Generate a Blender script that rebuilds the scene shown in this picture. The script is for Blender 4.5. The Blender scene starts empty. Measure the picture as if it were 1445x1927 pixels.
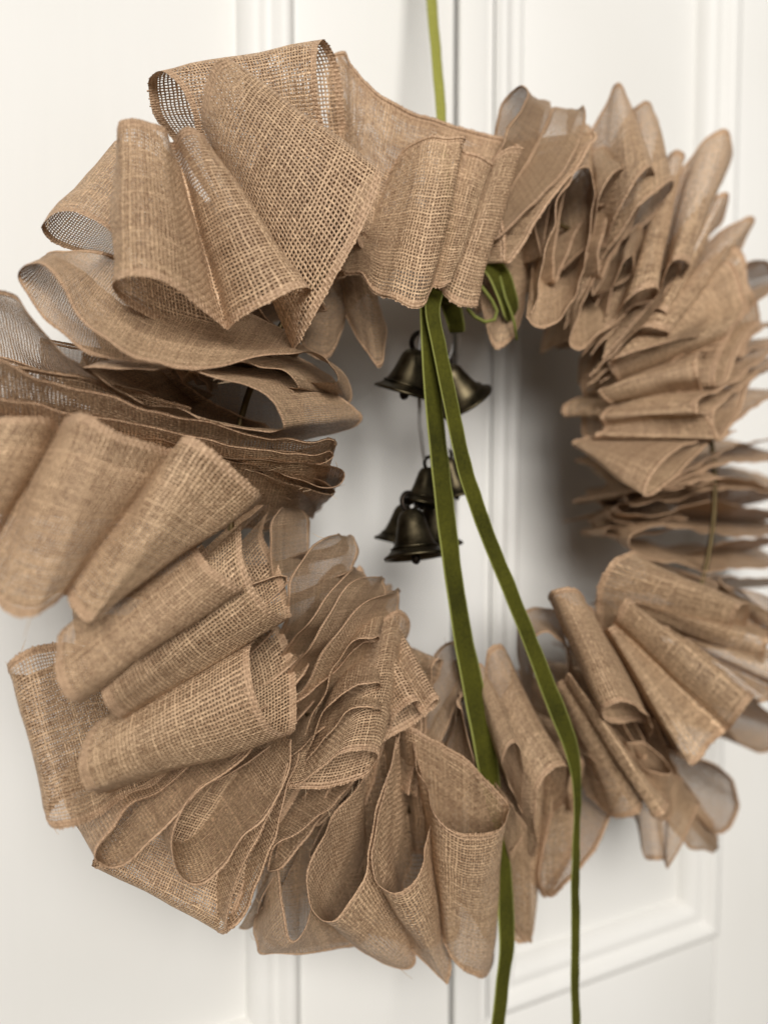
import bpy, bmesh, math, random
from mathutils import Vector, noise
random.seed(7)
SC = bpy.context.scene
COL = SC.collection
R_ = math.radians

# ------------------------------------------------------------------ camera
F_PX, PW, PH = 1450.0, 1445.0, 1927.0
ALPHA = R_(26.0)
PITCH = R_(-3.2)
FWD = Vector((math.sin(ALPHA)*math.cos(PITCH), math.cos(ALPHA)*math.cos(PITCH), math.sin(PITCH)))
RGT = Vector((math.cos(ALPHA), -math.sin(ALPHA), 0))
UPV = RGT.cross(FWD)
WC = Vector((0, 0, 1.5))                      # centre of the wreath
DIST = 0.30
CAM = WC - FWD*DIST - RGT*((905-722.5)/F_PX*DIST) - UPV*((963.5-945)/F_PX*DIST)
cd = bpy.data.cameras.new('camera')
cd.sensor_fit = 'VERTICAL'; cd.sensor_height = 36; cd.sensor_width = 27
cd.lens = F_PX/PH*36
cd.clip_start = 0.01; cd.clip_end = 60
cd.dof.use_dof = True
cd.dof.focus_distance = 0.234
cd.dof.aperture_fstop = 5.3
cam = bpy.data.objects.new('camera', cd); COL.objects.link(cam)
cam.location = CAM
cam.rotation_euler = FWD.to_track_quat('-Z', 'Y').to_euler()
SC.camera = cam

# ------------------------------------------------------------------ light
SC.view_settings.view_transform = 'Standard'
SC.view_settings.look = 'None'
SC.view_settings.exposure = 0.0
SC.view_settings.gamma = 1
SC.cycles.transparent_max_bounces = 48
SC.cycles.max_bounces = 10
SC.cycles.diffuse_bounces = 3
SC.cycles.use_denoising = True

world = bpy.data.worlds.new('World'); SC.world = world
world.use_nodes = True
wn, wl = world.node_tree.nodes, world.node_tree.links
bg = wn['Background']
tc = wn.new('ShaderNodeTexCoord'); sx = wn.new('ShaderNodeSeparateXYZ')
wl.new(tc.outputs['Generated'], sx.inputs[0])
ra = wn.new('ShaderNodeValToRGB')
mr = wn.new('ShaderNodeMapRange'); mr.inputs['From Min'].default_value = -1; mr.inputs['From Max'].default_value = 1
wl.new(sx.outputs['Z'], mr.inputs['Value']); wl.new(mr.outputs[0], ra.inputs[0])
ra.color_ramp.elements[0].color = (0.62, 0.50, 0.38, 1); ra.color_ramp.elements[0].position = 0.25
ra.color_ramp.elements[1].color = (0.90, 0.91, 0.90, 1); ra.color_ramp.elements[1].position = 0.75
wl.new(ra.outputs[0], bg.inputs['Color'])
bg.inputs['Strength'].default_value = 0.18

def area(name, loc, target, sx_, sy_, power, col):
    l = bpy.data.lights.new(name, 'AREA'); l.shape = 'RECTANGLE'
    l.size = sx_; l.size_y = sy_; l.energy = power; l.color = col
    o = bpy.data.objects.new(name, l); COL.objects.link(o)
    o.location = loc
    o.rotation_euler = (Vector(target)-Vector(loc)).to_track_quat('-Z', 'Y').to_euler()
    return o
area('window_light', (-0.85, -2.9, 2.8), (0, 0, 1.5), 1.7, 1.5, 138, (1.0, 0.975, 0.94))

# ------------------------------------------------------------------ helpers
HS = 0.0075                                   # one unit of «height» above the wreath plane
def ray(x, y):
    return FWD + RGT*((x-722.5)/F_PX) + UPV*((963.5-y)/F_PX)
def onplane(x, y, py):                        # point of that ray on the plane Y = py
    d = ray(x, y)
    return CAM + d*((py-CAM.y)/d.y)
def P(x, y, h):
    return onplane(x, y, -h*HS)

CROPS = {1: (0, 50, .5121), 2: (0, 450, .5121), 3: (0, 740, .5121), 4: (0, 1150, .5121), 5: (420, 1150, .5121),
         6: (560, 80, .4152), 7: (880, 130, .3910), 8: (940, 600, .3495), 9: (960, 1000, .3633), 11: (400, 900, .346), 12: (1045, 440, .2768), 13: (1045, 760, .2768), 0: (0, 0, 1)}
def C(c, x, y, h):
    x0, y0, s = CROPS[c]
    return P(x0+x*s, y0+y*s, h)

def thing(name, label, cat, loc=(0, 0, 0), group=None):
    o = bpy.data.objects.new(name, None); COL.objects.link(o)
    o.location = loc; o['label'] = label; o['category'] = cat
    o.empty_display_size = 0.02
    if group: o['group'] = group
    return o

def mesh_obj(name, verts, faces, mat, parent=None, uvs=None, smooth=True):
    me = bpy.data.meshes.new(name)
    off = Vector(parent['_o']) if parent is not None and '_o' in parent else Vector((0, 0, 0))
    if parent is not None:
        off = Vector(parent.location)
    me.from_pydata([tuple(Vector(v)-off) for v in verts], [], faces)
    if uvs is not None:
        ul = me.uv_layers.new(name='UVMap')
        for l in me.loops:
            ul.data[l.index].uv = uvs[l.vertex_index]
    if smooth:
        me.polygons.foreach_set('use_smooth', [True]*len(me.polygons))
    me.materials.append(mat)
    me.update()
    o = bpy.data.objects.new(name, me); COL.objects.link(o)
    if parent is not None: o.parent = parent
    return o

# ------------------------------------------------------------------ materials
class N:
    """small builder for math nodes"""
    def __init__(s, mat): s.nt = mat.node_tree; s.n = s.nt.nodes; s.l = s.nt.links
    def m(s, op, a, b=None, c=None, clamp=False):
        n = s.n.new('ShaderNodeMath'); n.operation = op; n.use_clamp = clamp
        for i, v in enumerate((a, b, c)):
            if v is None: continue
            if isinstance(v, (int, float)): n.inputs[i].default_value = v
            else: s.l.new(v, n.inputs[i])
        return n.outputs[0]
    def noise(s, vec, scale, detail=2, rough=.5, dim='3D'):
        n = s.n.new('ShaderNodeTexNoise'); n.noise_dimensions = dim
        n.inputs['Scale'].default_value = scale; n.inputs['Detail'].default_value = detail; n.inputs['Roughness'].default_value = rough
        if vec is not None: s.l.new(vec, n.inputs['Vector'])
        return n
    def white(s, x, y):
        c = s.comb(x, y, 0); n = s.n.new('ShaderNodeTexWhiteNoise'); n.noise_dimensions = '2D'
        s.l.new(c, n.inputs['Vector']); return n.outputs['Value']
    def comb(s, x, y, z):
        n = s.n.new('ShaderNodeCombineXYZ')
        for i, v in enumerate((x, y, z)):
            if isinstance(v, (int, float)): n.inputs[i].default_value = v
            else: s.l.new(v, n.inputs[i])
        return n.outputs[0]
    def mix(s, f, a, b, typ='MIX'):
        n = s.n.new('ShaderNodeMix'); n.data_type = 'RGBA'; n.blend_type = typ
        for sock, v in ((n.inputs[0], f), (n.inputs[6], a), (n.inputs[7], b)):
            if isinstance(v, (int, float)): sock.default_value = v
            elif isinstance(v, tuple): sock.default_value = v+(1,) if len(v) == 3 else v
            else: s.l.new(v, sock)
        return n.outputs[2]
    def ramp(s, x, a0, a1, lo=0., hi=1.):
        n = s.n.new('ShaderNodeMapRange'); n.clamp = True
        s.l.new(x, n.inputs['Value'])
        for k, v in (('From Min', a0), ('From Max', a1), ('To Min', lo), ('To Max', hi)):
            n.inputs[k].default_value = v
        return n.outputs[0]

def new_mat(name):
    m = bpy.data.materials.new(name); m.use_nodes = True
    return m

W = 0.054                                     # ribbon width
NT = 52                                       # threads across the ribbon
def burlap():
    m = new_mat('burlap'); g = N(m); n, l = g.n, g.l
    bs = n['Principled BSDF']; out = n['Material Output']
    uv = n.new('ShaderNodeUVMap'); uv.uv_map = 'UVMap'
    sep = n.new('ShaderNodeSeparateXYZ'); l.new(uv.outputs[0], sep.inputs[0])
    u, v = sep.outputs[0], sep.outputs[1]     # u in thread pitches along, v 0..1 across
    oi = n.new('ShaderNodeObjectInfo')
    u = g.m('ADD', u, g.m('MULTIPLY', oi.outputs['Random'], 900.0))
    s0 = g.m('MULTIPLY', v, float(NT)); t0 = u
    # wobble of the threads
    cv = g.comb(s0, t0, g.m('MULTIPLY', oi.outputs['Random'], 50.))
    w1 = g.noise(cv, .10, 2, .6); w2 = g.noise(cv, .45, 1)
    sp1 = n.new('ShaderNodeSeparateColor'); l.new(w1.outputs['Color'], sp1.inputs[0])
    sp2 = n.new('ShaderNodeSeparateColor'); l.new(w2.outputs['Color'], sp2.inputs[0])
    s = g.m('ADD', s0, g.m('ADD', g.m('MULTIPLY', g.m('SUBTRACT', sp1.outputs[0], .5), .8), g.m('MULTIPLY', g.m('SUBTRACT', sp2.outputs[0], .5), .55)))
    t = g.m('ADD', t0, g.m('ADD', g.m('MULTIPLY', g.m('SUBTRACT', sp1.outputs[1], .5), 1.0), g.m('MULTIPLY', g.m('SUBTRACT', sp2.outputs[1], .5), .6)))
    i = g.m('FLOOR', s); j = g.m('FLOOR', t)
    fs = g.m('ABSOLUTE', g.m('SUBTRACT', g.m('FRACT', s), .5)); ft = g.m('ABSOLUTE', g.m('SUBTRACT', g.m('FRACT', t), .5))
    # slubs: width of each thread changes along it
    nw = g.noise(g.comb(g.m('MULTIPLY', i, 7.31), g.m('MULTIPLY', t, .13), 0), 1., 2).outputs[0]
    nf = g.noise(g.comb(g.m('MULTIPLY', s, .13), g.m('MULTIPLY', j, 5.17), 3.), 1., 2).outputs[0]
    ri = g.white(i, 3.3); rj = g.white(7.7, j)
    # selvage: the weave closes up along both edges
    ve = g.m('SUBTRACT', .5, g.m('ABSOLUTE', g.m('SUBTRACT', v, .5)))   # distance from the edge, 0..0.5
    selv = g.ramp(ve, .062, .048)
    hw = g.m('ADD', g.m('ADD', .145, g.m('MULTIPLY', nw, .14)), g.m('ADD', g.m('MULTIPLY', ri, .06), g.m('MULTIPLY', selv, .30)))
    hf = g.m('ADD', g.m('ADD', .135, g.m('MULTIPLY', nf, .14)), g.m('ADD', g.m('MULTIPLY', rj, .07), g.m('MULTIPLY', selv, .10)))
    geo = n.new('ShaderNodeNewGeometry')          # threads are round: their gaps close when seen at a slant
    dt = n.new('ShaderNodeVectorMath'); dt.operation = 'DOT_PRODUCT'
    l.new(geo.outputs['True Normal'], dt.inputs[0]); l.new(geo.outputs['Incoming'], dt.inputs[1])
    sl = g.ramp(g.m('ABSOLUTE', dt.outputs['Value']), .7, .15, 0., .18)
    hw = g.m('ADD', hw, sl); hf = g.m('ADD', hf, sl)
    aw = g.ramp(g.m('SUBTRACT', hw, fs), -.035, .035); af = g.ramp(g.m('SUBTRACT', hf, ft), -.035, .035)
    # frayed edge: beyond the selvage only short ends of the weft stand out
    inside = g.ramp(g.m('SUBTRACT', ve, g.m('ADD', .007, g.m('MULTIPLY', sp2.outputs[2], .005))), -.001, .001)
    stub = g.m('GREATER_THAN', ve, g.m('MULTIPLY', g.m('POWER', g.white(j, 11.1), .6), .012))
    aw = g.m('MULTIPLY', aw, inside)
    af = g.m('MULTIPLY', af, g.m('MAXIMUM', inside, stub))
    alpha = g.m('MAXIMUM', aw, af)
    # over / under
    par = g.m('MODULO', g.m('ABSOLUTE', g.m('ADD', i, j)), 2.0)
    prof_w = g.m('MULTIPLY', aw, g.m('SUBTRACT', 1., g.m('MULTIPLY', g.m('POWER', g.m('DIVIDE', fs, .4), 2.), .7)))
    prof_f = g.m('MULTIPLY', af, g.m('SUBTRACT', 1., g.m('MULTIPLY', g.m('POWER', g.m('DIVIDE', ft, .4), 2.), .7)))
    hgt_w = g.m('MULTIPLY', prof_w, g.m('ADD', .55, g.m('MULTIPLY', par, .45)))
    hgt_f = g.m('MULTIPLY', prof_f, g.m('SUBTRACT', 1., g.m('MULTIPLY', par, .45)))
    hgt = g.m('MAXIMUM', hgt_w, hgt_f)
    topw = g.m('GREATER_THAN', hgt_w, hgt_f)
    # colour: every thread a little different, straw-coloured lengths here and there
    rnd = g.m('ADD', g.m('MULTIPLY', ri, topw), g.m('MULTIPLY', rj, g.m('SUBTRACT', 1., topw)))
    slub = g.m('ADD', g.m('MULTIPLY', nw, topw), g.m('MULTIPLY', nf, g.m('SUBTRACT', 1., topw)))
    fine = g.noise(g.comb(g.m('MULTIPLY', s0, 1.), g.m('MULTIPLY', t0, 1.), 9.), .9, 3, .65).outputs[0]
    val = g.m('ADD', g.m('MULTIPLY', rnd, .16), g.m('ADD', g.m('MULTIPLY', slub, .20), g.m('MULTIPLY', fine, .75)))
    val = g.ramp(val, .34, .78)
    col = g.mix(val, (0.215, 0.114, 0.056), (0.92, 0.645, 0.395))
    broad = g.noise(g.comb(g.m('MULTIPLY', s0, .02), g.m('MULTIPLY', t0, .02), oi.outputs['Random']), 1., 2).outputs[0]
    col = g.mix(g.ramp(broad, .35, .65, 0, .25), col, (0.33, 0.185, 0.108))
    col = g.mix(g.m('MULTIPLY', selv, .45), col, (0.58, 0.375, 0.235))
    bump = n.new('ShaderNodeBump'); bump.inputs['Strength'].default_value = .8; bump.inputs['Distance'].default_value = .0007
    l.new(hgt, bump.inputs['Height'])
    bs.inputs['Roughness'].default_value = .55
    bs.inputs['Specular IOR Level'].default_value = .45
    l.new(col, bs.inputs['Base Color']); l.new(bump.outputs[0], bs.inputs['Normal'])
    tr = n.new('ShaderNodeBsdfTranslucent'); l.new(col, tr.inputs['Color'])
    mx = n.new('ShaderNodeMixShader'); mx.inputs[0].default_value = .06
    l.new(bs.outputs[0], mx.inputs[1]); l.new(tr.outputs[0], mx.inputs[2])
    tp = n.new('ShaderNodeBsdfTransparent')
    m2 = n.new('ShaderNodeMixShader'); l.new(alpha, m2.inputs[0]); l.new(tp.outputs[0], m2.inputs[1]); l.new(mx.outputs[0], m2.inputs[2])
    l.new(m2.outputs[0], out.inputs['Surface'])
    return m
M_BURLAP = burlap()

def velvet():
    m = new_mat('green_velvet'); g = N(m); n, l = g.n, g.l
    bs = n['Principled BSDF']
    uv = n.new('ShaderNodeUVMap'); uv.uv_map = 'UVMap'
    sep = n.new('ShaderNodeSeparateXYZ'); l.new(uv.outputs[0], sep.inputs[0])
    ve = g.m('SUBTRACT', .5, g.m('ABSOLUTE', g.m('SUBTRACT', sep.outputs[1], .5)))
    geo = n.new('ShaderNodeNewGeometry')
    nz = g.noise(geo.outputs['Position'], 900., 3, .6).outputs[0]; nb = g.noise(geo.outputs['Position'], 60., 2).outputs[0]
    pile = g.mix(g.ramp(g.m('ADD', g.m('MULTIPLY', nz, .5), g.m('MULTIPLY', nb, .6)), .35, .75), (.030, .030, .003), (.076, .074, .007))
    edge = g.ramp(ve, .085, .06)
    col = g.mix(edge, pile, (.25, .26, .07))
    l.new(col, bs.inputs['Base Color'])
    bs.inputs['Roughness'].default_value = .85
    bs.inputs['Specular IOR Level'].default_value = .15
    bs.inputs['Sheen Weight'].default_value = .12; bs.inputs['Sheen Roughness'].default_value = .35
    bs.inputs['Sheen Tint'].default_value = (.55, .6, .15, 1)
    bp = n.new('ShaderNodeBump'); bp.inputs['Strength'].default_value = .5; bp.inputs['Distance'].default_value = .0004
    l.new(nz, bp.inputs['Height']); l.new(bp.outputs[0], bs.inputs['Normal'])
    return m
M_VELVET = velvet()

def pale_green():  # paler, smoother green than the velvet, for the hanging strand
    m = new_mat('pale_green_ribbon'); g = N(m); bs = g.n['Principled BSDF']; geo = g.n.new('ShaderNodeNewGeometry')
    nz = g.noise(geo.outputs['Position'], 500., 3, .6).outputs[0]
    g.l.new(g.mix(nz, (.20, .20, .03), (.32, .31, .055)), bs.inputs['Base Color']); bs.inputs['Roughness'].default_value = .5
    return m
M_PALE_GREEN = pale_green()

def paint():
    m = new_mat('white_paint'); g = N(m); n, l = g.n, g.l
    bs = n['Principled BSDF']
    tc = n.new('ShaderNodeTexCoord')
    mp = n.new('ShaderNodeMapping'); mp.inputs['Scale'].default_value = (60, 60, 4); l.new(tc.outputs['Object'], mp.inputs[0])
    br = g.noise(mp.outputs[0], 3., 3).outputs[0]; ln = g.noise(tc.outputs['Object'], 6., 3).outputs[0]
    col = g.mix(g.ramp(ln, .3, .7), (.735, .72, .68), (.775, .765, .735))
    l.new(col, bs.inputs['Base Color'])
    bs.inputs['Roughness'].default_value = .46
    bs.inputs['Specular IOR Level'].default_value = .22
    bp = n.new('ShaderNodeBump'); bp.inputs['Strength'].default_value = .12; bp.inputs['Distance'].default_value = .001
    l.new(br, bp.inputs['Height']); l.new(bp.outputs[0], bs.inputs['Normal'])
    return m
M_PAINT = paint()

def metal(name, c1, c2, rough, scale):
    m = new_mat(name); g = N(m); n, l = g.n, g.l
    bs = n['Principled BSDF']; tc = n.new('ShaderNodeTexCoord')
    a = g.noise(tc.outputs['Object'], scale, 4, .6).outputs[0]
    l.new(g.mix(g.ramp(a, .35, .7), c1, c2), bs.inputs['Base Color'])
    bs.inputs['Metallic'].default_value = 1.
    l.new(g.ramp(a, .3, .7, rough-.1, rough+.12), bs.inputs['Roughness'])
    return m
M_BRONZE = metal('antique_bronze', (.045, .037, .022), (.115, .092, .054), .42, 160)
M_DARK = metal('dark_bronze', (.02, .015, .012), (.05, .04, .03), .5, 200)
M_BRASS = metal('brass_wire', (.10, .072, .036), (.21, .155, .075), .5, 90)

def plain(name, col, rough=.8):
    m = new_mat(name); g = N(m); bs = g.n['Principled BSDF']; tc = g.n.new('ShaderNodeTexCoord')
    a = g.noise(tc.outputs['Object'], 700., 2).outputs[0]
    g.l.new(g.mix(a, tuple(x*.8 for x in col), tuple(min(1, x*1.1) for x in col)), bs.inputs['Base Color'])
    bs.inputs['Roughness'].default_value = rough
    return m
M_CORD = plain('pale_cord', (.55, .53, .50))
M_GREENCORD = plain('green_cord', (.16, .17, .03))

# ------------------------------------------------------------------ the doors
YD = 0.066                                    # face of the door frame timber
def dx(px, y=YD): return onplane(px, 900, y).x
def box(x0, x1, y0, y1, z0, z1):
    v = [(x, y, z) for x in (x0, x1) for y in (y0, y1) for z in (z0, z1)]
    f = [(0, 1, 3, 2), (4, 6, 7, 5), (0, 4, 5, 1), (2, 3, 7, 6), (0, 2, 6, 4), (1, 5, 7, 3)]
    return v, f
def bev_box(name, b, mat, parent, w=.0015):
    v, f = box(*b)
    o = mesh_obj(name, v, f, mat, parent, smooth=True)
    bm = bmesh.new(); bm.from_mesh(o.data)
    bmesh.ops.recalc_face_normals(bm, faces=bm.faces)
    bmesh.ops.bevel(bm, geom=list(bm.edges), offset=w, segments=3, profile=.5, affect='EDGES')
    bm.to_mesh(o.data); bm.free()
    o.data.polygons.foreach_set('use_smooth', [True]*len(o.data.polygons))
    try:
        o.data.set_sharp_from_angle(angle=R_(40))
    except Exception: pass
    return o
# moulding profile: (distance from the opening's edge inwards, height above the panel bed)
PROF = [(0, .0105), (.0015, .0135), (.004, .0142), (.0065, .0128), (.0085, .0095), (.011, .0088), (.0135, .0098), (.0165, .0092), (.0195, .0060), (.0215, .0028), (.0222, -.0012)]
def moulding(parent, x0, x1, z0, z1, ybed):
    """four mitred lengths round an opening"""
    for side in range(4):
        verts, faces = [], []
        for (d, h) in PROF:
            a = {0: ((x0+d, z0+d), (x0+d, z1-d)), 1: ((x0+d, z1-d), (x1-d, z1-d)), 2: ((x1-d, z1-d), (x1-d, z0+d)), 3: ((x1-d, z0+d), (x0+d, z0+d))}[side]
            for (x, z) in a: verts.append((x, ybed-h, z))
        for k in range(len(PROF)-1):
            faces.append((2*k, 2*k+1, 2*k+3, 2*k+2))
        o = mesh_obj('moulding', verts, faces, M_PAINT, parent)
def door_leaf(label, xl, xr, px0, px1, pz0, ztop, zmid):
    """leaf from xl to xr with one tall upper panel px0..px1, pz0..ztop and a lower panel"""
    zb, zt = .02, 2.12
    t = thing('door_leaf', label, 'door', ((xl+xr)/2, YD, zb), 'pair of white door leaves')
    yb = YD+.0105
    y1 = YD+.040
    bev_box('stile', (xl, px0, YD, y1, zb, zt), M_PAINT, t)
    bev_box('stile', (px1, xr, YD, y1, zb, zt), M_PAINT, t)
    e = .0004
    bev_box('rail', (px0+e, px1-e, YD+.0006, y1-.001, ztop, zt-.0005), M_PAINT, t, .0008)
    bev_box('rail', (px0+e, px1-e, YD+.0006, y1-.001, zmid, pz0), M_PAINT, t, .0008)
    bev_box('rail', (px0+e, px1-e, YD+.0006, y1-.001, zb+.0005, .26), M_PAINT, t, .0008)
    for (a, b) in ((pz0, ztop), (.26, zmid)):
        bev_box('panel', (px0-.004, px1+.004, yb, y1-.006, a-.004, b+.004), M_PAINT, t)
        moulding(t, px0, px1, a, b, yb)
    return t
XM = dx(857)                                  # where the two leaves meet
PZ0L = onplane(530, 2012, YD).z
xl1 = dx(558)
door_leaf('white panelled left door leaf whose wide panel lies behind the near rolls of the wreath', xl1-.62, XM-.0015, xl1-.53, xl1, PZ0L, 1.98, PZ0L-.13)
xr0, xr1 = dx(925), dx(1368)
PZ0R = onplane(1342, 1760, YD).z
door_leaf('white panelled right door leaf behind the blurred far side of the wreath', XM+.0015, xr1+.12, xr0, xr1, PZ0R, 1.98, PZ0R-.13)
# flat cover strip over the meeting edges
ast = thing('cover_strip', 'narrow white cover strip over the gap between the two door leaves', 'door trim', (XM, YD, .02))
bev_box('strip', (XM-.0005, dx(905), YD-.0035, YD+.0006, .02, 2.12), M_PAINT, ast, .0012)
# plain wall of the same paint round the doors, so that nothing ends in the air
wl_ = mesh_obj('wall', *box(-3, 3, YD+.055, YD+.12, 0, 3), M_PAINT); wl_['kind'] = 'structure'

# ------------------------------------------------------------------ ribbon strips
wreath = thing('burlap_wreath', 'round wreath of ruffled tan burlap ribbon with brass wire rings on the white door', 'wreath', tuple(WC))

def catmull(pts, per):
    """centripetal spline through pairs (A,B)"""
    n = len(pts)
    tk = [0.]
    for k in range(1, n):
        d = max(1e-6, ((pts[k][0]-pts[k-1][0]).length + (pts[k][1]-pts[k-1][1]).length)/2)
        tk.append(tk[-1]+d**.5)
    def tang(k, e):
        if k == 0: return (pts[1][e]-pts[0][e])/(tk[1]-tk[0])
        if k == n-1: return (pts[-1][e]-pts[-2][e])/(tk[-1]-tk[-2])
        a, b = tk[k]-tk[k-1], tk[k+1]-tk[k]
        return ((pts[k][e]-pts[k-1][e])/a*b + (pts[k+1][e]-pts[k][e])/b*a)/(a+b)
    out = []
    for k in range(n-1):
        h = tk[k+1]-tk[k]
        m = per if k < n-2 else per+1
        for q in range(m):
            s = q/per
            r = []
            for e in (0, 1):
                p0, p1 = pts[k][e], pts[k+1][e]
                m0, m1 = tang(k, e)*h, tang(k+1, e)*h
                r.append((2*s**3-3*s*s+1)*p0 + (s**3-2*s*s+s)*m0 + (-2*s**3+3*s*s)*p1 + (s**3-s*s)*m1)
            out.append(tuple(r))
    return out

def core_point(p):
    d = Vector((p.x-WC.x, 0, p.z-WC.z))
    if d.length < 1e-6: d = Vector((1, 0, 0))
    return Vector((WC.x, .004, WC.z)) + d.normalized()*.112

SEED = [0]
WIDTHS = []
HEMS = []
def strip(pts, ext=(1, 1), per=9, nv=11, wob=.0009, name='ribbon_loop', hem=1.0):
    SEED[0] += 1
    sd = SEED[0]*3.17
    pts = list(pts)
    for e, at in ((ext[0], 0), (ext[1], -1)):
        if not e: continue
        A, B = pts[at]; mid = (A+B)/2; c = core_point(mid)
        if (c-mid).length < .012: continue
        ax = B-A
        c = mid.lerp(c, .95)
        h1 = mid.lerp(c, .5)
        a1 = (h1-ax*.5, h1+ax*.5); a2 = (c-ax*.47, c+ax*.47)
        if at == 0: pts = [a2, a1]+pts
        else: pts = pts+[a1, a2]
    sm = catmull(pts, per)
    wm = sum((b-a).length for a, b in sm)/len(sm)
    WIDTHS.append((SEED[0], wm))
    verts, uvs, faces = [], [], []
    ln = 0.
    ov = .012                                  # the frayed ends stand out past the hem
    for k, (A, B) in enumerate(sm):
        if k: ln += ((A+B)/2-(sm[k-1][0]+sm[k-1][1])/2).length
        k0, k1 = max(0, k-1), min(len(sm)-1, k+1)
        tg = (sm[k1][0]+sm[k1][1]-sm[k0][0]-sm[k0][1]).normalized()
        nr = tg.cross((B-A).normalized())
        if nr.length > 1e-6: nr.normalize()
        for q in range(nv):
            v = q/(nv-1)
            vv = -ov+(1+2*ov)*v
            p = A.lerp(B, 0)+(B-A)*vv
            w = noise.noise(Vector((ln*55+sd, v*2.2, sd)))*wob*1.6 + noise.noise(Vector((ln*160+sd, v*5, sd+9)))*wob*.5
            edge = (abs(v-.5)*2)**3
            w += edge*noise.noise(Vector((ln*110, v*.7+sd, 4.)))*wob*1.6
            p = p + nr*w
            verts.append(p); uvs.append((ln/max(wm, 1e-4)*NT, v))
    for k in range(len(sm)-1):
        for q in range(nv-1):
            a = k*nv+q
            faces.append((a, a+1, a+nv+1, a+nv))
    nk = len(sm)
    if hem < .9 and name == 'ribbon_loop':
        for k in range(2, nk-2):
            for q, q2 in ((0, 1), (nv-1, nv-2)): HEMS.append((verts[k*nv+q].copy(), (verts[k*nv+q]-verts[k*nv+q2]).normalized()))
    for q, q2 in ((0, 1), (nv-1, nv-2)) if hem > 0 else ():       # the thickened hem along each edge
        base = len(verts)
        for k in range(nk):
            e0, e1 = verts[k*nv+q], verts[k*nv+q2]
            ac = (e1-e0); ac = ac.normalized() if ac.length > 1e-9 else Vector((0, 1, 0))
            k0, k1 = max(0, k-1), min(nk-1, k+1)
            tg = (verts[k1*nv+q]-verts[k0*nv+q]); tg = tg.normalized() if tg.length > 1e-9 else Vector((1, 0, 0))
            nr = tg.cross(ac); nr = nr.normalized() if nr.length > 1e-9 else Vector((0, 0, 1))
            cpt = e0 + ac*.0014
            for a in range(5):
                an = 2*math.pi*a/5
                verts.append(cpt + ac*math.cos(an)*.0006*hem + nr*math.sin(an)*.00034*hem)
                uvs.append((uvs[k*nv+q][0], .03 if q == 0 else .97))
        for k in range(nk-1):
            for a in range(5):
                a2 = (a+1) % 5
                faces.append((base+k*5+a, base+k*5+a2, base+(k+1)*5+a2, base+(k+1)*5+a))
    return mesh_obj(name, verts, faces, M_BURLAP, wreath, uvs)

def S(c, rows, **k):                           # rows: (Ax,Ay,Ah, Bx,By,Bh) in the picture scale of sheet c
    k.setdefault('hem', {1: 0, 3: 0, 4: .5, 2: .6, 5: .6, 11: .7}.get(c, 1.))
    return strip([(C(c, *r[:3]), C(c, *r[3:])) for r in rows], **k)
def H(c, rows, axis, axis2=None, flip=False, **k):   # hem polyline + direction of the width (x, towards viewer, up)
    k.setdefault('hem', {2: .6, 4: .7, 5: .7, 11: .7}.get(c, 1.))
    out = []
    for q, r in enumerate(rows):
        f = q/(len(rows)-1)
        a = Vector(axis) if axis2 is None else Vector(axis).lerp(Vector(axis2), f)
        a = Vector((a[0], -a[1], a[2])).normalized()*W
        p = C(c, *r)
        out.append((p, p+a))
    return strip(out, **k)

# ---- upper left: three broad rolls fanning towards the viewer
S(1, [(640,470,1.5, 960,1195,2), (580,400,2.5, 700,1120,3), (500,350,3.2, 540,1065,4), (440,360,3.8, 440,1005,4.8), (418,400,4.5, 412,955,5.5),
      (450,350,5, 450,922,6.3), (520,342,5.2, 540,915,6.8), (590,370,5, 650,965,6.6), (630,420,4.2, 760,1050,5.8), (640,425,3.6, 835,1115,5),
      (650,400,4.3, 870,1080,5.8), (690,368,5, 980,1015,6.8), (730,385,5, 1080,965,7), (745,400,4.6, 1143,965,6.6), (740,400,4, 1120,1010,6),
      (775,440,3.2, 1085,1130,5), (780,440,2.8, 1075,1185,4), (750,360,3.2, 1100,1150,4.5), (748,250,4, 1210,960,5.5), (780,150,4.6, 1330,740,6),
      (830,118,4.8, 1405,545,6), (870,140,4, 1395,520,5), (900,200,3, 1340,560,4), (900,300,1, 1280,650,2)])
S(1, [(640,420,-1, 1290,470,0), (570,330,-.3, 1262,300,.6), (550,230,.3, 1235,130,1.2), (560,180,1, 1195,52,2), (600,172,1.7, 1172,60,2.6),
      (660,220,2, 1160,130,2.9), (705,310,2, 1165,260,2.8), (725,400,1.6, 1200,400,2.3), (760,520,1, 1240,560,1.5)])
S(1, [(640,520,0, 430,760,3), (560,460,0, 340,705,3), (480,420,0, 255,676,2.8), (430,425,-.5, 190,690,2.3), (415,440,-1, 155,728,1.6),
      (440,480,-1.5, 190,785,1), (520,540,-1.8, 280,832,.5), (620,620,-2, 400,850,0)])
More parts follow.
